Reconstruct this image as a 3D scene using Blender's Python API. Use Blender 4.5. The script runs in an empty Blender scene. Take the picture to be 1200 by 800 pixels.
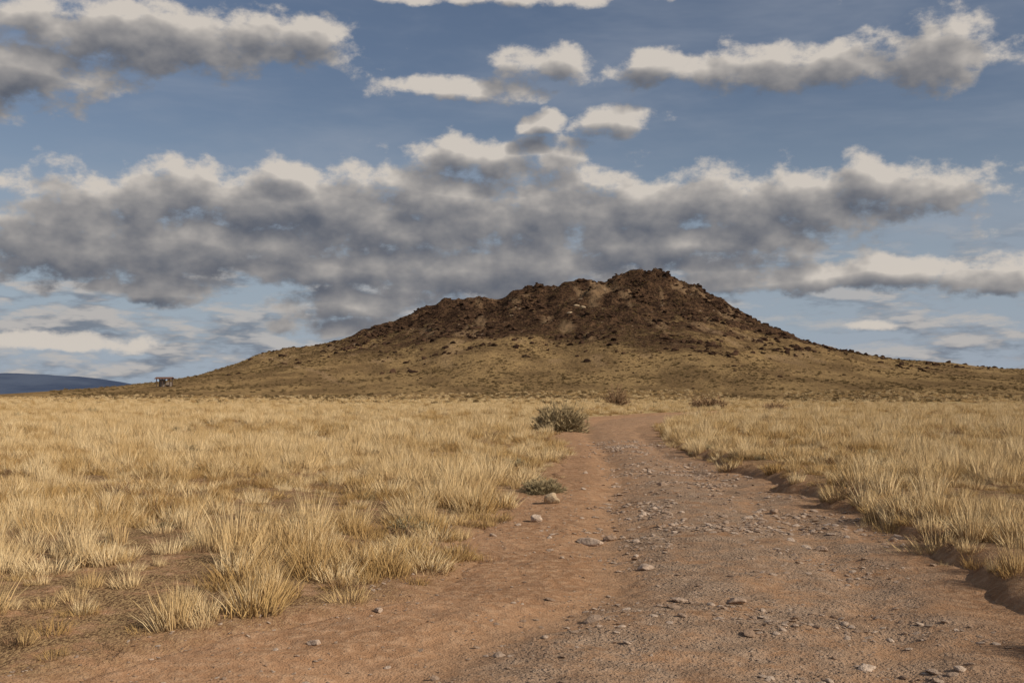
import bpy, math, random
import numpy as np
from mathutils import Vector, Matrix
random.seed(7); rng=np.random.default_rng(11)
scene=bpy.context.scene
F=1287.0; HOR=462.0; CAMH=1.6
PITCH=math.atan((HOR-400)/F)

# ---------------------------------------------------------------- noise
TAB=[np.random.default_rng(100+i).random((256,256)) for i in range(12)]
def vn(x,y,s):
    xi=np.floor(x).astype(int); yi=np.floor(y).astype(int)
    fx=x-xi; fy=y-yi
    fx=fx*fx*(3-2*fx); fy=fy*fy*(3-2*fy)
    T=TAB[s%12]; a=xi&255; b=(xi+1)&255; c=yi&255; d=(yi+1)&255
    return (T[a,c]*(1-fx)+T[b,c]*fx)*(1-fy)+(T[a,d]*(1-fx)+T[b,d]*fx)*fy
def fbm(x,y,o=4,s=0,g=0.5):
    x=np.asarray(x,float); y=np.asarray(y,float)
    t=0;a=1;n=0
    for i in range(o):
        t=t+a*vn(x*2**i+17.3*i,y*2**i+5.1*i,s+i); n+=a; a*=g
    return t/n
def ss(a,b,x):
    t=np.clip((x-a)/(b-a),0,1); return t*t*(3-2*t)

# ---------------------------------------------------------------- node helpers
def newmat(name):
    m=bpy.data.materials.new(name); m.use_nodes=True
    nt=m.node_tree; nt.nodes.clear(); return m,nt
class NB:
    def __init__(s,nt): s.nt=nt
    def n(s,t,**k):
        x=s.nt.nodes.new(t)
        for a,b in k.items(): setattr(x,a,b)
        return x
    def put(s,sock,v):
        if v is None: return
        if isinstance(v,bpy.types.NodeSocket): s.nt.links.new(v,sock)
        else: sock.default_value=v
    def m(s,op,a,b=None,c=None,clamp=False):
        x=s.n('ShaderNodeMath',operation=op); x.use_clamp=clamp
        s.put(x.inputs[0],a); s.put(x.inputs[1],b); s.put(x.inputs[2],c); return x.outputs[0]
    def vm(s,op,a,b=None,sc=None):
        x=s.n('ShaderNodeVectorMath',operation=op)
        s.put(x.inputs[0],a); s.put(x.inputs[1],b)
        if sc is not None: s.put(x.inputs['Scale'],sc)
        return x.outputs['Value'] if op in('LENGTH','DOT_PRODUCT') else x.outputs[0]
    def mix(s,f,a,b,bt='MIX'):
        x=s.n('ShaderNodeMix',data_type='RGBA',blend_type=bt)
        s.put(x.inputs[0],f)
        for i,v in((6,a),(7,b)):
            if isinstance(v,tuple) and len(v)==3: v=(*v,1)
            s.put(x.inputs[i],v)
        return x.outputs[2]
    def noise(s,vec,scale,detail=4,rough=.5,dist=0):
        x=s.n('ShaderNodeTexNoise'); s.put(x.inputs['Vector'],vec)
        x.inputs['Scale'].default_value=scale; x.inputs['Detail'].default_value=detail
        x.inputs['Roughness'].default_value=rough; x.inputs['Distortion'].default_value=dist
        return x.outputs[0]
    def vor(s,vec,scale,feat='F1'):
        x=s.n('ShaderNodeTexVoronoi',feature=feat); s.put(x.inputs['Vector'],vec)
        x.inputs['Scale'].default_value=scale; return x
    def mr(s,v,a,b,c=0.,d=1.,smooth=True):
        x=s.n('ShaderNodeMapRange'); x.interpolation_type='SMOOTHSTEP' if smooth else 'LINEAR'
        s.put(x.inputs[0],v)
        for i,q in enumerate((a,b,c,d)): x.inputs[i+1].default_value=q
        return x.outputs[0]
    def attr(s,name):
        x=s.n('ShaderNodeAttribute',attribute_name=name); return x.outputs['Fac']
    def bump(s,h,st=.5,d=.02,nrm=None):
        x=s.n('ShaderNodeBump'); x.inputs['Strength'].default_value=st; x.inputs['Distance'].default_value=d
        s.put(x.inputs['Height'],h)
        if nrm is not None: s.put(x.inputs['Normal'],nrm)
        return x.outputs[0]
    def bsdf(s,col,rough=.9,nrm=None):
        x=s.n('ShaderNodeBsdfDiffuse'); s.put(x.inputs[0],col if not(isinstance(col,tuple) and len(col)==3) else (*col,1))
        x.inputs['Roughness'].default_value=rough*.5
        if nrm is not None: s.put(x.inputs['Normal'],nrm)
        o=s.n('ShaderNodeOutputMaterial'); s.nt.links.new(x.outputs[0],o.inputs[0]); return x

def mesh_obj(name,verts,faces,mat=None,link=True,smooth=False,attrs=None):
    me=bpy.data.meshes.new(name)
    me.from_pydata([tuple(v) for v in verts] if not isinstance(verts,np.ndarray) else verts.tolist(),[],faces if not isinstance(faces,np.ndarray) else faces.tolist())
    if attrs:
        for k,a in attrs.items():
            at=me.attributes.new(k,'FLOAT','POINT'); at.data.foreach_set('value',np.asarray(a,dtype=np.float32).ravel())
    if smooth: me.polygons.foreach_set('use_smooth',[True]*len(me.polygons))
    me.update()
    ob=bpy.data.objects.new(name,me)
    if mat: me.materials.append(mat)
    if link: scene.collection.objects.link(ob)
    return ob
def gridfaces(nr,nc):
    i=np.arange(nr*nc).reshape(nr,nc)
    return np.stack([i[:-1,:-1],i[:-1,1:],i[1:,1:],i[1:,:-1]],-1).reshape(-1,4)

# ---------------------------------------------------------------- road edges and heights
RY=[-60,-10,0,4,6.1,7.4,8.7,10.4,15,21,30,43,54,73,94,115,150]
RL=[-3.2,-3.0,-2.9,-2.6,-2.3,-1.6,-.75,-.35,.2,1.0,1.6,1.8,2.0,3.9,11.6,26,62]
RR=[3.4,3.4,3.3,3.2,3.2,3.4,3.8,4.0,4.6,4.6,4.9,5.8,7.1,12.2,21,37,76]
def edges(Y):
    Y=np.asarray(Y,float)
    l=np.interp(Y,RY,RL)+.75*(fbm(Y/1.5,Y*0+3,3,2)-.5); r=np.interp(Y,RY,RR)+.8*(fbm(Y/1.3,Y*0+9,3,4)-.5)
    return l,r
def din(X,Y):
    l,r=edges(Y); return np.minimum(X-l,r-X)
def base(X,Y):
    l,r=edges(Y)
    mid=(l+r)/2
    left=X<mid
    e=np.where(left,ss(0,3.0,l-X),ss(0,.5,X-r))
    b=.015+.10*fbm(X/3.5,Y/3.5,3,5)*(.25+.75*e)+.07*(fbm(X/.5,Y/.5,3,1)-.5)+.05*e
    b=b+np.where(left,0,.07*ss(4,12,Y))
    return b+.5*(fbm(X/70,Y/70,3,7)-.5)*ss(60,200,np.hypot(X,Y))
def ground_h(X,Y):
    l,r=edges(Y); d=np.minimum(X-l,r-X)+.35*(fbm(X/.45,Y/.45,3,9)-.5)
    w=np.maximum(np.where(X<(l+r)/2,.55,.24),np.abs(Y)*.010)
    t=ss(-w*.8,w,d)
    return base(X,Y)*(1-t)-.17*t
def road_h(X,Y):
    l,r=edges(Y); d=np.minimum(X-l,r-X)
    m=(X-l)/(r-l)
    z=.09*(fbm(X/1.1,Y/2.0,4,3)-.5)+.045*(fbm(X/.22,Y/.22,3,6)-.5)
    z-=.065*np.exp(-((m-.28)/.08)**2)+.04*np.exp(-((m-.78)/.06)**2)
    z+=.03*np.exp(-((m-.52)/.12)**2)
    return z-.35*ss(-.05,-.6,d)

# hill -----------------------------------------------------------
HD=650.
PX=[-300,60,150,230,265,300,350,400,440,480,515,550,580,600,620,640,660,690,720,740,765,790,810,850,880,900,940,980,1020,1100,1200,1350,1700]
PY=[463,463,459,441,427,414,404,396,381,368,352,347,350,338,332,336,332,329,323,318,315,321,329,351,369,380,398,408,415,423,431,440,463]
HXs=(np.array(PX)-600)/F*HD; HZs=(HOR-np.array(PY))/F*HD+CAMH-.8
HZs=np.where(np.array(PY)>=463,0,HZs)
def hillR(X): return np.interp(X,HXs,HZs)
def hillRs(X,w=40):
    return sum(hillR(X+k*w/3) for k in(-3,-2,-1,0,1,2,3))/7
def hill_h(X,Y):
    s=np.abs((HD-Y))/np.where(Y<HD,410.,330.)
    s=np.clip(s+ .10*(fbm(X/60,Y/140,3,8)-.5)*ss(0.02,.2,s),0,1)
    k=ss(0,.16,s)
    R=hillR(X)*(1-k)+hillRs(X)*k
    z=R*(1-s)**2.15
    hh=ss(20,60,z)
    rg=np.abs(fbm(X/16,Y/26,4,2)-.5)*2
    z=z+ hh*(rg-.35)*5.5*ss(0,.05,s) + ss(12,40,z)*(fbm(X/5,Y/5,3,9)-.5)*3.4 + ss(3,15,z)*(fbm(X/28,Y/28,3,6)-.5)*3
    z=z+ss(30,60,z)*1.8*(ss(.45,.6,fbm(X/9,Y/9,2,4)))
    return z-.4
def total_h(X,Y): return np.maximum(ground_h(X,Y),hill_h(X,Y))

# ---------------------------------------------------------------- materials
def soil_nodes(b,pos):
    n1=b.noise(pos,.7,4,.6); n2=b.noise(pos,9,5,.65); n3=b.noise(pos,70,2,.6)
    c=b.mix(b.mr(n1,.35,.65),(.44,.255,.142),(.34,.190,.103))
    c=b.mix(b.mr(n2,.4,.7),c,(.52,.335,.205))
    c=b.mix(b.m('MULTIPLY',b.mr(n3,.5,.7),.45),c,(.23,.145,.09))
    return c,n2,n3
m_ground,nt=newmat('ground_soil'); b=NB(nt)
pos=b.n('ShaderNodeNewGeometry').outputs['Position']
c,n2,n3=soil_nodes(b,pos)
lit=b.mr(b.noise(pos,4.,5,.75),.34,.54)
c=b.mix(b.m('MULTIPLY',lit,b.attr('litter')),c,b.mix(b.mr(b.noise(b.vm('MULTIPLY',pos,(60,22,30)),1,2,.6),.4,.6),(.14,.085,.048),(.40,.27,.14)))
sp=b.vm('MULTIPLY',pos,(1,.35,1))
g1=b.noise(sp,.08,5,.65); g2=b.noise(sp,.6,4,.7); g3=b.noise(sp,.02,4,.6)
cg=b.mix(b.mr(g1,.38,.62),(.56,.42,.21),(.44,.32,.15))
cg=b.mix(b.m('MULTIPLY',b.mr(g2,.52,.66),.6),cg,(.24,.17,.08))
cg=b.mix(b.m('MULTIPLY',b.mr(g3,.45,.65),.4),cg,(.32,.24,.11))
c=b.mix(b.attr('cover'),c,cg)
nb=b.bump(b.m('ADD',n2,b.m('MULTIPLY',n3,.5)),1.,.04)
b.bsdf(c,.95,nb)
m_road,nt=newmat('dirt_road_surface'); b=NB(nt)
pos=b.n('ShaderNodeNewGeometry').outputs['Position']
c,n2,n3=soil_nodes(b,pos)
v1=b.vor(pos,24); v2=b.vor(pos,58)
gcol=b.mix(b.mr(b.noise(pos,4,5,.75),.35,.65),(.32,.22,.148),(.46,.33,.23))
gcol=b.mix(b.m('MULTIPLY',b.mr(v1.outputs['Distance'],.40,.15),.7),gcol,b.mix(v1.outputs['Color'],(.24,.17,.125),(.58,.46,.36)))
gcol=b.mix(b.m('MULTIPLY',b.mr(v2.outputs['Distance'],.4,.1),.6),gcol,b.mix(v2.outputs['Color'],(.18,.135,.095),(.55,.43,.33)))
gr=b.m('MULTIPLY',b.attr('gravel'),b.mr(b.noise(pos,1.6,6,.75),.34,.58))
c=b.mix(gr,c,gcol)
pn=b.noise(pos,2.3,5,.7)
c=b.mix(b.m('MULTIPLY',b.mr(pn,.48,.68),.5),c,(.25,.155,.098))
c=b.mix(b.m('MULTIPLY',b.attr('rut'),.45),c,(.47,.29,.17))
hb=b.m('MULTIPLY',b.m('ADD',b.mr(v1.outputs['Distance'],.5,.1),b.m('MULTIPLY',b.mr(v2.outputs['Distance'],.5,.1),.5)),b.m('MAXIMUM',gr,.10))
h=b.m('ADD',b.m('MULTIPLY',hb,.5),b.m('ADD',b.m('MULTIPLY',n2,1.5),b.m('MULTIPLY',n3,.5)))
b.bsdf(c,.95,b.bump(h,1.,.028))
m_hill,nt=newmat('volcano_hillside'); b=NB(nt)
pos=b.n('ShaderNodeNewGeometry').outputs['Position']
h2=b.noise(pos,.12,6,.72); h3=b.noise(pos,.6,4,.7); h4=b.noise(b.vm('MULTIPLY',pos,(1,.4,1)),.05,5,.6)
grass=b.mix(b.mr(h4,.38,.62),(.41,.275,.128),(.235,.153,.075))
grass=b.mix(b.mr(h3,.50,.66),grass,(.13,.087,.045))
rock=b.mix(b.mr(h2,.35,.62),(.062,.036,.023),(.16,.094,.053))  # rock tones darkened to stand in for cloud shadow over the hill
rock=b.mix(b.m('MULTIPLY',b.mr(h3,.45,.58),.8),rock,(.028,.018,.014))
rock=b.mix(b.mr(b.noise(pos,.22,3,.6),.66,.72),rock,(.34,.25,.17))
rf=b.m('ADD',b.attr('rock'),b.m('MULTIPLY',b.m('SUBTRACT',h2,.5),1.9))
c=b.mix(b.mr(rf,.20,.80),grass,rock)
c=b.mix(b.m('MULTIPLY',b.attr('trail'),.6),c,(.43,.29,.165))
b.bsdf(c,.95,b.bump(b.m('ADD',h2,h3),1.,1.5))

# ---------------------------------------------------------------- ground sheet
def geo(a,bnd,r):
    o=[];s=a[1];v=a[0]
    while v<bnd: s*=r; v+=s; o.append(v)
    return o
fx=np.arange(-13,24.01,.14); ex=geo((24,.16),14000,1.09); ex2=[-13-(q-24) for q in ex]
xs=np.array(ex2[::-1]+list(fx)+ex)
ys=list(np.arange(-4,22,.12)); t=geo((ys[-1],.12),100,1.013); ys+=t; t2=geo((ys[-1],1.2),14000,1.06); ys+=t2
yb=[-4-(q-24) for q in geo((24,.3),3000,1.15)]
ys=np.array(yb[::-1]+ys)
XX,YY=np.meshgrid(xs,ys)
ZZ=ground_h(XX,YY)
dd=din(XX,YY); cover=ss(30,110,np.hypot(XX,YY))*ss(.5,-1.,dd)
litter=ss(.2,-1.0,dd)
mesh_obj('ground',np.stack([XX,YY,ZZ],-1).reshape(-1,3),gridfaces(len(ys),len(xs)),m_ground,smooth=True,attrs={'cover':cover,'litter':litter})
# ---------------------------------------------------------------- dirt road
ry=list(np.arange(2.5,16,.045))+geo((16,.045),150,1.012)
ryb=list(np.arange(-40,2.5,.4)); ry=np.array(ryb+ry)
ncol=120
l,r=edges(ry); tt=np.linspace(0,1,ncol)
RX=(l-.7)[:,None]+tt[None]*((r-l)+1.4)[:,None]; RYY=np.repeat(ry[:,None],ncol,1)
RZ=road_h(RX,RYY)
m=(RX-l[:,None])/(r-l)[:,None]
grav=ss(.24,.40,m+.16*(fbm(RX/.9,RYY/.9,3,3)-.5))*ss(1.0,.84,m+.1*(fbm(RX/.5,RYY/.7,3,8)-.5))*(.4+.6*ss(36,14,RYY))
wob=.03*(fbm(RYY/3,RYY*0,3,1)-.5)
rut=np.maximum(np.exp(-((m+wob-.30)/.055)**2),.8*np.exp(-((m+wob-.78)/.05)**2))*ss(.3,.6,fbm(RX/1.5,RYY/3,3,5)+.1)
mesh_obj('dirt_road',np.stack([RX,RYY,RZ],-1).reshape(-1,3),gridfaces(len(ry),ncol),m_road,smooth=True,attrs={'gravel':grav,'rut':rut})
# ---------------------------------------------------------------- hill
hx=np.arange(-460,620,1.7); hy=np.concatenate([np.arange(215,520,2.4),np.arange(520,700,1.2),np.arange(700,1000,6)])
HX,HY=np.meshgrid(hx,hy); HZ=hill_h(HX,HY)
rockm=ss(9,46,HZ+26*(fbm(HX/30,HY/30,3,3)-.5))
rockm*= ss(-150,-60,HX)*.35+.65
trail=np.exp(-((HX+118+.35*(HY-560)+14*(fbm(HY/40,HY*0,2,1)-.5)) /1.6)**2)*ss(380,430,HY)
trail=np.maximum(trail,ss(.62,.72,fbm(HX/9,HY/30,3,10))*ss(6,20,HZ)*.7)
mesh_obj('volcanic_hill',np.stack([HX,HY,HZ],-1).reshape(-1,3),gridfaces(len(hy),len(hx)),m_hill,smooth=True,attrs={'rock':rockm,'trail':trail})
# ---------------------------------------------------------------- distant mountains
m_mt,nt=newmat('distant_mountain'); b=NB(nt)
pos=b.n('ShaderNodeNewGeometry').outputs['Position']
c=b.mix(b.mr(b.noise(pos,.0012,6,.6),.35,.65),(.050,.070,.12),(.085,.11,.165))  # blue-grey base colour has the distance haze painted in
b.bsdf(c,1.)
mxs=np.linspace(-9000,1500,420); D=11000.
mpx=mxs/D*F+600
prof=np.interp(mpx,[-500,-200,-60,0,40,90,120,150,170,260,800],[430,433,440,436,438,441,444,450,455,461,466])
mh=(HOR-prof)/F*D+6*(fbm(mxs/300,mxs*0,4,2)-.5)*4
V=[];
for k,(dy,f) in enumerate([(-1500,-.05),(-900,.35),(-400,.75),(0,1.),(900,.2)]):
    V.append(np.stack([mxs,D+dy+200*fbm(mxs/400,mxs*0+k,3,k),mh*f+20*(fbm(mxs/200,mxs*0+k*3.3,3,k)-.5)*(f>0)*(f<1)],-1))
mesh_obj('distant_mountain_range',np.concatenate(V),gridfaces(5,len(mxs)),m_mt,smooth=True)

# ---------------------------------------------------------------- vegetation sources
def veg_mat(name,base_c,tip_c,alt_c,dark_c):
    m,nt=newmat(name); b=NB(nt)
    h=b.attr('h'); rn=b.n('ShaderNodeObjectInfo').outputs['Random']
    gm=b.n('ShaderNodeNewGeometry')
    br=b.attr('br')
    tip=b.mix(rn,tip_c,alt_c)
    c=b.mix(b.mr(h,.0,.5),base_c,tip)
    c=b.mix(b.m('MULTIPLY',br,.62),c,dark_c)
    nn=b.vm('NORMALIZE',b.vm('ADD',b.vm('SCALE',gm.outputs['Normal'],None,.8),(0,0,.5)))
    d=b.n('ShaderNodeBsdfDiffuse'); b.put(d.inputs[0],c); b.put(d.inputs['Normal'],nn)
    o=b.n('ShaderNodeOutputMaterial'); nt.links.new(d.outputs[0],o.inputs[0]); return m
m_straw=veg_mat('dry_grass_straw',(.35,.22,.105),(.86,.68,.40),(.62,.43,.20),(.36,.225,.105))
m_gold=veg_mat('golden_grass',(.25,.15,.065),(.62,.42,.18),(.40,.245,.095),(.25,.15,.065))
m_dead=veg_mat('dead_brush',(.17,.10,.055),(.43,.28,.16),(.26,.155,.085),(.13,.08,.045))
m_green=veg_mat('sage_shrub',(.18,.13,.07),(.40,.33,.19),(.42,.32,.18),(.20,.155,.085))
grass_col=bpy.data.collections.new('grass_clumps')
def clump(name,mat,n,hgt,rad,spread,w,seed,droop=.10):
    r=np.random.default_rng(seed); V=[];Fc=[];H=[];B=[]
    for i in range(n):
        a=r.random()*6.283; rr=rad*math.sqrt(r.random())
        bx,by=rr*math.cos(a),rr*math.sin(a)
        a2=a+r.normal()*.7; lean=spread*(.25+.9*rr/rad)*abs(r.normal(1,.4))
        L=hgt*(.35+.7*r.random()); ww=w*(.7+.6*r.random())
        tw=r.random()*3.14; sx,sy=math.cos(tw)*ww/2,math.sin(tw)*ww/2
        dx,dy=math.cos(a2),math.sin(a2); k=len(V); br=r.random()**1.3
        x,y,z=bx,by,-.03; ang=lean*.8
        segs=2
        for j in range(segs+1):
            f=j/segs
            if j<segs: 
                q=1-f*.4
                V+= [(x-sx*q,y-sy*q,z),(x+sx*q,y+sy*q,z)]; H+=[f,f]; B+=[br,br]
            else: V.append((x,y,z)); H.append(1); B.append(br)
            x+=dx*math.sin(ang)*L/segs; y+=dy*math.sin(ang)*L/segs; z+=math.cos(ang)*L/segs
            ang=min(ang+droop*2*(.3+r.random()),1.75)
        for j in range(segs-1):
            p=k+2*j; Fc.append((p,p+1,p+3,p+2))
        p=k+2*(segs-1); Fc.append((p,p+1,p+2))
    o=mesh_obj(name,V,Fc,mat,link=False,attrs={'h':H,'br':B}); grass_col.objects.link(o)
def shrub_mesh(name,mat,nst,hgt,seed,col,leaves=14,lw=.012,flat=1.):
    r=np.random.default_rng(seed); V=[];Fc=[];H=[];B=[]
    for i in range(nst):
        a=r.random()*6.283; el=math.acos(r.random()**.8*.97); L=hgt*(.6+.45*r.random())
        d=np.array([math.cos(a)*math.sin(el),math.sin(a)*math.sin(el),math.cos(el)*flat])
        p=np.array([math.cos(a)*.08*hgt,math.sin(a)*.08*hgt,-.02]); br=r.random()
        seg=5; prev=None
        for j in range(seg+1):
            f=j/seg; w=.006*(1-f*.7)*max(1,hgt/.6); k=len(V)
            V+=[tuple(p+[w,0,0]),tuple(p+[-w,w,0])]; H+=[f*.5,f*.5]; B+=[br,br]
            if prev is not None: Fc.append((prev,prev+1,k+1,k))
            prev=k
            if j>=2:
                for q in range(leaves//4):
                    dirv=d+r.normal(size=3)*.45; dirv/=np.linalg.norm(dirv)
                    ll=hgt*.2*(.5+r.random()); s=r.normal(size=3); s/=np.linalg.norm(s); s*=lw
                    k2=len(V); V+=[tuple(p-s),tuple(p+s),tuple(p+dirv*ll)]; H+=[.5+f*.3,.5+f*.3,1]; B+=[br,br,br*.5]; Fc.append((k2,k2+1,k2+2))
            p=p+d*L/seg+r.normal(size=3)*L*.03; p[2]=max(p[2],-.02)
    o=mesh_obj(name,V,Fc,mat,link=False,attrs={'h':H,'br':B})
    if col: col.objects.link(o)
    return o
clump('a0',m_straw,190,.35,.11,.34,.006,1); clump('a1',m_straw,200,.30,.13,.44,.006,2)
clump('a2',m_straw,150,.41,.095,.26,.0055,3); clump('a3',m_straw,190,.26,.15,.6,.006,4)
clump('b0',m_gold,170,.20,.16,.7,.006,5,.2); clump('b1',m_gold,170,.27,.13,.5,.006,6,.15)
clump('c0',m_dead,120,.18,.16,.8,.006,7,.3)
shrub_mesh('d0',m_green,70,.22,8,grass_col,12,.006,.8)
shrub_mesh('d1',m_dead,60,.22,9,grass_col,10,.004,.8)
def instancer(name,pts,rot,scl,idx,col):
    me=bpy.data.meshes.new(name); n=len(pts)
    me.vertices.add(n); me.vertices.foreach_set('co',np.asarray(pts,np.float32).ravel())
    a=me.attributes.new('rot','FLOAT_VECTOR','POINT'); a.data.foreach_set('vector',np.asarray(rot,np.float32).ravel())
    a=me.attributes.new('scl','FLOAT_VECTOR','POINT'); a.data.foreach_set('vector',np.asarray(scl,np.float32).ravel())
    a=me.attributes.new('idx','INT','POINT'); a.data.foreach_set('value',np.asarray(idx,np.int32))
    ob=bpy.data.objects.new(name,me); scene.collection.objects.link(ob)
    ng=bpy.data.node_groups.new(name+'_scatter','GeometryNodeTree')
    ng.interface.new_socket('Geometry',in_out='INPUT',socket_type='NodeSocketGeometry')
    ng.interface.new_socket('Geometry',in_out='OUTPUT',socket_type='NodeSocketGeometry')
    N=ng.nodes; Lk=ng.links
    gi=N.new('NodeGroupInput'); go=N.new('NodeGroupOutput'); ip=N.new('GeometryNodeInstanceOnPoints')
    ci=N.new('GeometryNodeCollectionInfo'); ci.inputs['Collection'].default_value=col
    ci.inputs['Separate Children'].default_value=True; ci.inputs['Reset Children'].default_value=True
    def na(nm,t):
        x=N.new('GeometryNodeInputNamedAttribute'); x.data_type=t; x.inputs['Name'].default_value=nm
        return [o for o in x.outputs if o.enabled and o.name=='Attribute'][0]
    ip.inputs['Pick Instance'].default_value=True
    Lk.new(gi.outputs[0],ip.inputs['Points']); Lk.new(ci.outputs[0],ip.inputs['Instance'])
    Lk.new(na('idx','INT'),ip.inputs['Instance Index']); Lk.new(na('rot','FLOAT_VECTOR'),ip.inputs['Rotation']); Lk.new(na('scl','FLOAT_VECTOR'),ip.inputs['Scale'])
    Lk.new(ip.outputs[0],go.inputs[0])
    md=ob.modifiers.new('scatter','NODES'); md.node_group=ng
    return ob
P=[];S=[];I=[]
def field(y0,y1,dens,hw,smul):
    W=lambda y: hw*y+5
    n=int((y1-y0)*(W(y0)+W(y1))*dens)
    y=rng.uniform(y0,y1,n*2); x=rng.uniform(-1,1,n*2)*W(y1)
    k=np.abs(x)<W(y); x=x[k][:n];y=y[k][:n]
    d=din(x,y); patch=fbm(x/1.0,y/1.4,4,1); p2=fbm(x/2.6,y/5,4,6)
    l,r=edges(y); right=x>(l+r)/2
    nearedge=np.where(right,ss(.15,-.12,d),ss(.05,-.6,d))
    nearw=(~right)&(y<9.5)
    leftlow=np.where(nearw,np.clip(ss(.1,-1.0,d),.2,1)*(.6+.4*ss(5.6,7.2,y-(x+3)*.4)),1.)
    dens_=ss(.35,.54,patch)
    keep=rng.random(len(x))<(.40+.60*dens_)*(.15+.85*nearedge)*leftlow
    keep&=(d<np.where(right,.15,.02))&(y>5.6)
    x,y,d,patch,p2,right,nearw,dens_=[q[keep] for q in(x,y,d,patch,p2,right,nearw,dens_)]
    u=rng.random(len(x)); t=p2+.16*(rng.random(len(x))-.5)
    idx=np.where(t>.47,rng.integers(0,4,len(x)),rng.integers(3,6,len(x)))
    idx=np.where(u<.20,4+rng.integers(0,2,len(x)),idx)
    idx=np.where(u<.10+.40*(1-dens_),np.where(rng.random(len(x))<.5,6,4),idx)
    idx=np.where(u<.035,np.where(rng.random(len(x))<.35,7,8),idx)
    e=(d>-.4)&(rng.random(len(x))<.3); idx=np.where(e,np.where(rng.random(len(x))<.5,6,4),idx)
    e=nearw&(y<7.4)&(rng.random(len(x))<.75); idx=np.where(e,np.where(rng.random(len(x))<.6,6,4),idx)
    s=(.5+.65*rng.random(len(x)))*(.70+.46*dens_)*smul
    P.append(np.stack([x,y,total_h(x,y)-.01],-1)); S.append(s); I.append(idx)
field(3,14,21,.6,.98)
field(14,32,14,.56,1.12)
field(32,70,5.2,.54,1.4)
field(70,150,1.6,.54,1.6)
field(150,330,.3,.54,2.0)
P=np.concatenate(P);S=np.concatenate(S);I=np.concatenate(I)
rot=np.stack([rng.normal(0,.14,len(S)),rng.normal(0,.14,len(S)),rng.random(len(S))*6.283],-1)
scl=np.stack([S*(1+.25*rng.random(len(S))),S*(1+.25*rng.random(len(S))),S*(.65+.6*rng.random(len(S)))],-1)
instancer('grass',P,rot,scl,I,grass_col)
print('grass instances',len(S))

# ---------------------------------------------------------------- rocks
def rock_mesh(name,mat,seed,flat=.6,sub=3,rough=.35):
    import bmesh
    bm=bmesh.new(); bmesh.ops.create_icosphere(bm,subdivisions=sub,radius=.5)
    r=np.random.default_rng(seed)
    pl=[(Vector(r.normal(size=3)).normalized(),.28+.16*r.random()) for _ in range(11)]
    for v in bm.verts:
        co=v.co.copy()
        for nrm,dd_ in pl:
            e=co.dot(nrm)-dd_
            if e>0: co-=nrm*e*.92
        f=float(fbm(np.array([co.x*4+seed]),np.array([co.y*4+co.z*3]),3,seed%6)[0])-.5
        co*=1+f*rough; co.z*=flat; v.co=co
    me=bpy.data.meshes.new(name); bm.to_mesh(me); bm.free(); me.materials.append(mat)
    return bpy.data.objects.new(name,me)
def rock_mat(name,c1,c2):
    m,nt=newmat(name); b=NB(nt)
    tc=b.n('ShaderNodeTexCoord').outputs['Object']; rn=b.n('ShaderNodeObjectInfo').outputs['Random']
    n=b.noise(tc,5,4,.7)
    c=b.mix(rn,c1,c2); c=b.mix(b.m('MULTIPLY',b.mr(n,.4,.65),.5),c,tuple(q*.6 for q in c1))
    b.bsdf(c,.9,b.bump(n,.6,.06)); return m
m_st=rock_mat('pale_stone',(.38,.26,.18),(.74,.59,.46)); m_ba=rock_mat('basalt',(.035,.022,.016),(.12,.070,.044)); m_tan=rock_mat('tan_stone',(.54,.40,.25),(.6,.48,.33))
stone_col=bpy.data.collections.new('stones')
for i in range(5): stone_col.objects.link(rock_mesh('s%d'%i,m_st,20+i,.5,2))
P=[];S=[]
n=30000; y=2.5+rng.random(n)**1.4*36; l,r=edges(y); mm=np.clip(rng.normal(.58,.20,n),.02,.99); x=l+(r-l)*mm
cl=fbm(x/.7,y/1.0,3,3); k=(rng.random(n)<(.07+ss(.48,.72,cl)))&(din(x,y)>.05); x=x[k];y=y[k]
s=.008+.055*rng.random(len(x))**5+.012*rng.random(len(x)); s*=1+.5*(y>12)
big=rng.random(len(x))<.014; s=np.where(big,.05+.07*rng.random(len(x)),s)
P.append(np.stack([x,y,road_h(x,y)+s*.08],-1)); S.append(s)
n=3000; y=3+rng.random(n)*14; l,r=edges(y); x=l+rng.random(n)**2*2.4-.6; s=.006+.03*rng.random(len(x))**4
P.append(np.stack([x,y,np.maximum(road_h(x,y),ground_h(x,y))+s*.1],-1)); S.append(s)
P=np.concatenate(P);S=np.concatenate(S);N_=len(S)
instancer('gravel_stones',P,np.stack([rng.normal(0,.2,N_),rng.normal(0,.2,N_),rng.random(N_)*6.28],-1),np.stack([S*(1+.5*rng.random(N_)),S,S*(.5+.5*rng.random(N_))],-1),rng.integers(0,5,N_),stone_col)
def at_px(px,py):
    Y=CAMH*F/(py-HOR); return (px-600)/F*Y,Y
for i,(px,py,wpx,hr,mt) in enumerate([(646,590,20,.95,m_tan),(628,610,18,.6,m_st),(692,628,34,.35,m_st),(715,625,20,.4,m_st),(1186,645,38,.6,m_st),(860,706,26,.4,m_st),(905,598,14,.5,m_st),(755,664,22,.35,m_st),(1010,770,30,.3,m_st),(775,570,14,.5,m_st),(960,640,16,.5,m_st),(445,716,14,.5,m_st),(372,752,20,.4,m_st)]):
    x,y=at_px(px,py); o=rock_mesh('rock',mt,40+i,hr,3); s=wpx/F*y
    z=float(max(road_h(np.array([x]),np.array([y]))[0],ground_h(np.array([x]),np.array([y]))[0]))
    o.location=(x,y,z+s*hr*.25); o.scale=(s,s*.85,s); o.rotation_euler=(0,0,i*1.3); scene.collection.objects.link(o)
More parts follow.
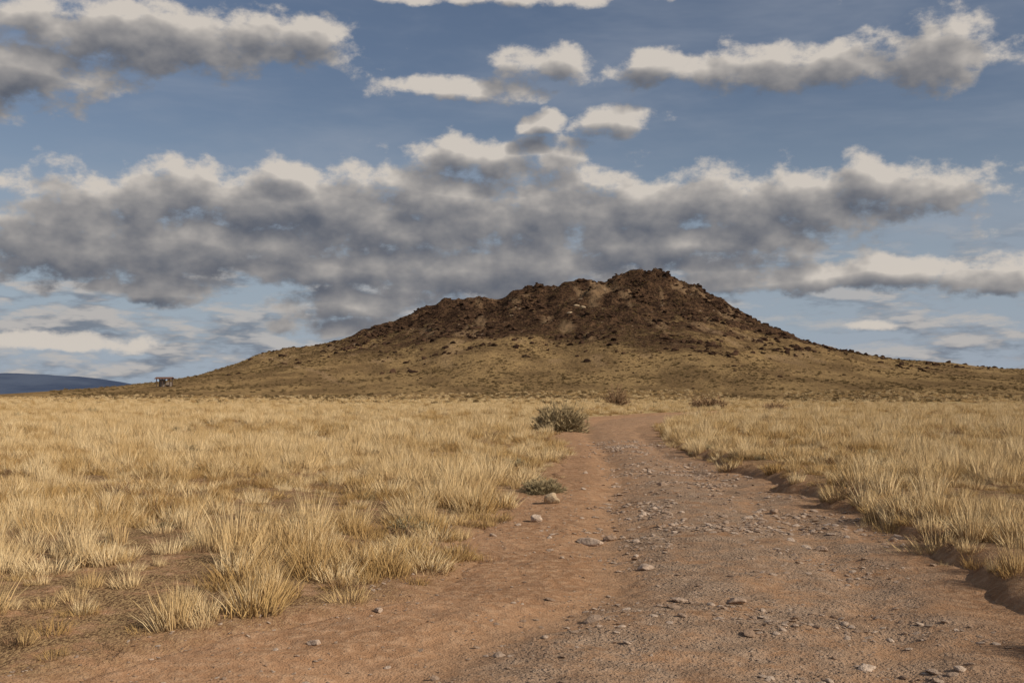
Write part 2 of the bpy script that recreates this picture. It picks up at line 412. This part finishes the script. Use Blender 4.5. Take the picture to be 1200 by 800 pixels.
for i,(px,py,wpx,hh,mt) in enumerate([(656,505,56,.78,m_green),(636,577,46,.62,m_green),(722,478,30,1.,m_dead),(908,484,30,.45,m_dead),(830,480,44,.4,m_dead)]):
    x,y=at_px(px,py)
    wd=wpx/F*y; o=shrub_mesh('desert_shrub',mt,420 if i<2 else 160,wd*.55,60+i,scene.collection,28 if i<2 else 16,.010*max(.6,wd),hh*1.5)
    o.location=(x,y,float(total_h(np.array([x]),np.array([y]))[0])-.05); 

# hill boulders and shrubs
ba=bpy.data.collections.new('hill_boulder_kit')
for i in range(4): ba.objects.link(rock_mesh('b%d'%i,m_ba,70+i,.7,2))
m_hs=veg_mat('hill_brush',(.12,.08,.04),(.22,.155,.075),(.28,.19,.09),(.10,.07,.036))
for i in range(2): ba.objects.link(shrub_mesh('c%d'%i,m_hs,40,.5,80+i,None,10,.05,.8))
n=90000; x=rng.uniform(-200,420,n); y=rng.uniform(330,672,n); z=hill_h(x,y)
rk=ss(10,44,z+26*(fbm(x/30,y/30,3,3)-.5)); cl=fbm(x/14,y/14,3,5)
k=rng.random(n)<rk*(.06+ss(.42,.7,cl))*.62
xr,yr,zr=x[k],y[k],z[k]; s=.6+3.0*rng.random(len(xr))**3
P=[np.stack([xr,yr,zr+s*.08],-1)];S=[s];I=[rng.integers(0,4,len(xr))]
n=38000; y=np.sqrt(rng.uniform(150**2,660**2,n)); x=rng.uniform(-.42,.62,n)*y; z=total_h(x,y)
cl=fbm(x/25,y/25,3,2); k=rng.random(n)<(.12+.8*ss(.42,.65,cl))*ss(120,330,y)*.8; x,y,z=x[k],y[k],z[k]
s=.5+1.3*rng.random(len(x))**2; P.append(np.stack([x,y,z],-1)); S.append(s); I.append(4+rng.integers(0,2,len(x)))
P=np.concatenate(P);S=np.concatenate(S);I=np.concatenate(I);N_=len(S)
instancer('hill_boulders_and_brush',P,np.stack([rng.normal(0,.15,N_),rng.normal(0,.15,N_),rng.random(N_)*6.28],-1),np.stack([S*(1+.4*rng.random(N_)),S,S*(.6+.5*rng.random(N_))],-1),I,ba)
for i,(px,dy) in enumerate([(668,575),(676,590),(683,582)]):
    X=(px-600)/F*dy; o=rock_mesh('pale_outcrop',m_tan,90+i,.6,3); o.location=(X,dy,float(hill_h(np.array([X]),np.array([float(dy)]))[0])+.6); o.scale=(3.6,2.4,2.8); scene.collection.objects.link(o)

# ---------------------------------------------------------------- shelter
def simple(name,col,r=.8):
    m,nt=newmat(name); b=NB(nt); tc=b.n('ShaderNodeTexCoord').outputs['Object']
    c=b.mix(b.mr(b.noise(tc,3,4,.6),.3,.7),col,tuple(q*.65 for q in col)); b.bsdf(c,r); return m
m_roof=simple('shelter_roof_paint',(.20,.11,.08)); m_wall=simple('shelter_stucco',(.45,.37,.31)); m_post=simple('post_wood',(.14,.10,.08))
best=None
for q in np.arange(240,560,2.):
    X=(193-600)/F*q; hz=float(total_h(np.array([X]),np.array([q]))[0]); e=abs((hz-CAMH)/q*F-9)
    if best is None or e<best[0]: best=(e,q,X,hz)
_,sy,sx,sz=best; print('shelter',best)
root=bpy.data.objects.new('picnic_shelter',None); scene.collection.objects.link(root); root.location=(sx,sy,sz-.1)
def box(nm,c,d,mat,par,rx=0,ry=0):
    v=[(sx_*d[0]/2,sy_*d[1]/2,sz_*d[2]/2) for sx_ in(-1,1) for sy_ in(-1,1) for sz_ in(-1,1)]
    f=[(0,1,3,2),(4,6,7,5),(0,4,5,1),(2,3,7,6),(0,2,6,4),(1,5,7,3)]
    o=mesh_obj(nm,v,f,mat); o.location=c; o.rotation_euler=(rx,ry,0); o.parent=par; return o
k=sy/F
W=18*k; Hh=12*k
for i,(a,bq) in enumerate([(-.42,-.3),(-.05,-.3),(.42,-.3),(-.42,.3),(-.05,.3),(.42,.3)]): box('post_%d'%(i+1),(a*W,bq*W,Hh*.4),(.25,.25,Hh*.8),m_post,root)
box('back_wall',(-.235*W,.3*W,Hh*.38),(.35*W,.2,Hh*.76),m_wall,root); box('side_wall',(.22*W,.3*W,Hh*.25),(.40*W,.2,Hh*.5),m_wall,root)
box('roof_front',(0,-.2*W,Hh*.88),(W*1.08,.46*W,.14),m_roof,root,math.radians(14)); box('roof_back',(0,.24*W,Hh*.88),(W*1.08,.44*W,.14),m_roof,root,math.radians(-14))
box('table',(.2*W,0,.75),(1.8,.8,.08),m_post,root); box('table_leg',(.2*W,0,.35),(1.2,.1,.7),m_post,root)

# ---------------------------------------------------------------- sun + sky
EL=math.radians(30); AZ=math.radians(118)
sd=Vector((math.sin(AZ)*math.cos(EL),math.cos(AZ)*math.cos(EL),math.sin(EL)))
sl=bpy.data.lights.new('sun','SUN'); sl.energy=3.7; sl.angle=math.radians(.5); sl.color=(1,.89,.74)
so=bpy.data.objects.new('sun',sl); scene.collection.objects.link(so); so.rotation_euler=sd.to_track_quat('Z','Y').to_euler()
w=bpy.data.worlds.new('World'); scene.world=w; w.use_nodes=True; nt=w.node_tree; nt.nodes.clear(); b=NB(nt)
try: w.cycles.sampling_method='NONE'
except Exception as ex_: print(ex_)
CL=[(190,46,215,38),(35,92,100,38),(330,38,85,28),(600,-4,190,10),(640,74,62,24),(540,106,92,16),
(930,76,215,28),(1075,62,80,38),(765,80,62,20),(722,142,55,18),(636,142,28,13),(580,184,110,28),
(340,242,310,46),(342,207,45,20),(50,278,160,50),(200,288,310,46),(520,266,270,68),(590,314,240,48),(830,243,310,48),(1030,222,115,34),(380,308,190,32),(790,284,190,38),
(990,320,235,18),(850,305,110,20),(1160,329,90,16),(190,336,95,18),(400,354,90,20),(1015,385,36,7),(480,380,150,18),(60,402,110,9)]
def px2dir(px,py):
    v=Vector(((px-600)/F,1,(400-py)/F)); c_,s_=math.cos(PITCH),math.sin(PITCH)
    return Vector((v.x,v.y*c_-v.z*s_,v.y*s_+v.z*c_)).normalized()
def make_group(name,detail,amp,rough,off,scale):
    g=bpy.data.node_groups.new(name,'ShaderNodeTree')
    g.interface.new_socket('Dir',in_out='INPUT',socket_type='NodeSocketVector'); g.interface.new_socket('Density',in_out='OUTPUT',socket_type='NodeSocketFloat')
    gb=NB(g); gi=gb.n('NodeGroupInput'); go=gb.n('NodeGroupOutput'); dv=gi.outputs[0]
    wn=gb.n('ShaderNodeTexNoise'); gb.put(wn.inputs['Vector'],gb.vm('MULTIPLY',dv,(1,1,1.6))); wn.inputs['Scale'].default_value=12; wn.inputs['Detail'].default_value=1
    dw=gb.vm('ADD',dv,gb.vm('MULTIPLY',gb.vm('SUBTRACT',wn.outputs['Color'],(.5,.5,.5)),(.045,.045,.02)))
    sp=gb.n('ShaderNodeSeparateXYZ'); gb.put(sp.inputs[0],dw)
    u=gb.m('ARCTAN2',sp.outputs[0],sp.outputs[1]); rr=gb.m('SQRT',gb.m('ADD',gb.m('MULTIPLY',sp.outputs[0],sp.outputs[0]),gb.m('MULTIPLY',sp.outputs[1],sp.outputs[1])))
    v=gb.m('DIVIDE',sp.outputs[2],gb.m('MAXIMUM',rr,.001))
    cx=gb.n('ShaderNodeCombineXYZ'); gb.put(cx.inputs[0],u); gb.put(cx.inputs[1],v); uv=cx.outputs[0]
    mn=None
    for (px,py,hw,hh) in CL:
        d=px2dir(px,py); cu=math.atan2(d.x,d.y); cv=d.z/math.hypot(d.x,d.y)
        L=gb.vm('LENGTH',gb.vm('MULTIPLY_ADD',uv,(F/hw,F/hh,0)))
        L.node.inputs[0].links[0].from_node.inputs[2].default_value=(-cu*F/hw,-cv*F/hh,0)
        mn=L if mn is None else gb.m('MINIMUM',mn,L)
    mn=gb.m('POWER',gb.m('MAXIMUM',mn,0.),1.5)
    gen=gb.mr(gb.noise(gb.vm('MULTIPLY',dv,(1,1,3)),3.2,2,.55),.42,.62,2.2,.3)
    side=gb.mr(gb.m('ABSOLUTE',u),.48,.62); up=gb.mr(v,.38,.5); out=gb.m('MAXIMUM',side,up)
    E=gb.m('ADD',gb.m('MULTIPLY',mn,gb.m('SUBTRACT',1.,out)),gb.m('MULTIPLY',gen,out))
    E=gb.m('MINIMUM',E,2.1)
    st=gb.vm('MULTIPLY',dv,(1,1,1.5))
    n1=gb.noise(st,scale,detail,rough,0)
    D=gb.m('ADD',gb.m('SUBTRACT',off,E),gb.m('MULTIPLY',gb.m('SUBTRACT',n1,.5),amp))
    gb.put(go.inputs[0],D); return g
gA=make_group('cloud_density',7,3.9,.60,1.15,26); gB=make_group('cloud_density_coarse',3,2.4,.5,1.15,26)
dirn=b.n('ShaderNodeTexCoord').outputs['Generated']
def dens(v_,g):
    x=b.n('ShaderNodeGroup'); x.node_tree=g; b.put(x.inputs[0],v_); return x.outputs[0]
D0=dens(dirn,gA); D2=dens(b.vm('ADD',dirn,(.009,-.004,.017)),gB)
light=b.m('EXPONENT',b.m('MULTIPLY',b.m('MAXIMUM',b.m('ADD',D2,.15),0.),-1.55))
rel=b.mr(b.m('SUBTRACT',D0,D2),-1.2,1.6,-.12,.22,False)
light=b.m('ADD',b.m('MULTIPLY',light,.88),rel,clamp=True)
alpha=b.mr(D0,-.15,.72)
sky=b.n('ShaderNodeTexSky',sky_type='NISHITA'); sky.sun_disc=False; sky.sun_elevation=EL; sky.sun_rotation=AZ; sky.dust_density=1.; sky.air_density=1.; sky.ozone_density=2.
K=1/.1
SKYS=.062
skyc=b.mix(1.,sky.outputs[0],(SKYS*K*1.10,SKYS*K*1.02,SKYS*K*1.03,1),'MULTIPLY')
sz_=b.n('ShaderNodeSeparateXYZ'); b.put(sz_.inputs[0],dirn); el=sz_.outputs[2]
skyc=b.mix(b.mr(el,.28,-.01,0.,.9),skyc,tuple(q*K for q in(.33,.40,.485)))
vl=b.noise(b.vm('MULTIPLY',dirn,(1,1,4)),3.5,5,.6,.2)
skyc=b.mix(b.mr(vl,.38,.75,.05,.45),skyc,tuple(q*K for q in(.34,.37,.43)))
# low layered stratocumulus toward the horizon
lv=b.vm('MULTIPLY',dirn,(1,1,4.0))
ln=b.noise(lv,18,6,.6,0)
ln2=b.noise(b.vm('ADD',lv,(0.006,0,.035)),18,3,.55,0)
lay=b.m('MULTIPLY',b.m('MULTIPLY',b.mr(ln,.40,.60),b.mr(el,.155,.10)),b.mr(b.noise(dirn,2.6,2,.5),.34,.54,.6,1.))
lc=b.mix(b.mr(b.m('SUBTRACT',ln,ln2),-.10,.14),tuple(q*K for q in(.165,.19,.235)),tuple(q*K for q in(.48,.45,.425)))
skyc=b.mix(b.m('MULTIPLY',lay,.88),skyc,lc)
cc=b.mix(light,tuple(q*K for q in(.108,.120,.150)),tuple(q*K for q in(.62,.565,.505)))
fin=b.mix(b.m('MULTIPLY',alpha,.97),skyc,cc)
bg=b.n('ShaderNodeBackground'); b.put(bg.inputs[0],fin); bg.inputs[1].default_value=.1
ow=b.n('ShaderNodeOutputWorld'); nt.links.new(bg.outputs[0],ow.inputs[0])

# ---------------------------------------------------------------- camera
cam=bpy.data.cameras.new('camera'); co=bpy.data.objects.new('camera',cam); scene.collection.objects.link(co)
cam.sensor_width=36; cam.lens=36*F/1200; cam.clip_start=.05; cam.clip_end=40000
co.location=(0,0,CAMH); co.rotation_euler=(math.pi/2+PITCH,0,0); scene.camera=co
scene.view_settings.view_transform='Standard'; scene.view_settings.look='None'; scene.view_settings.exposure=0
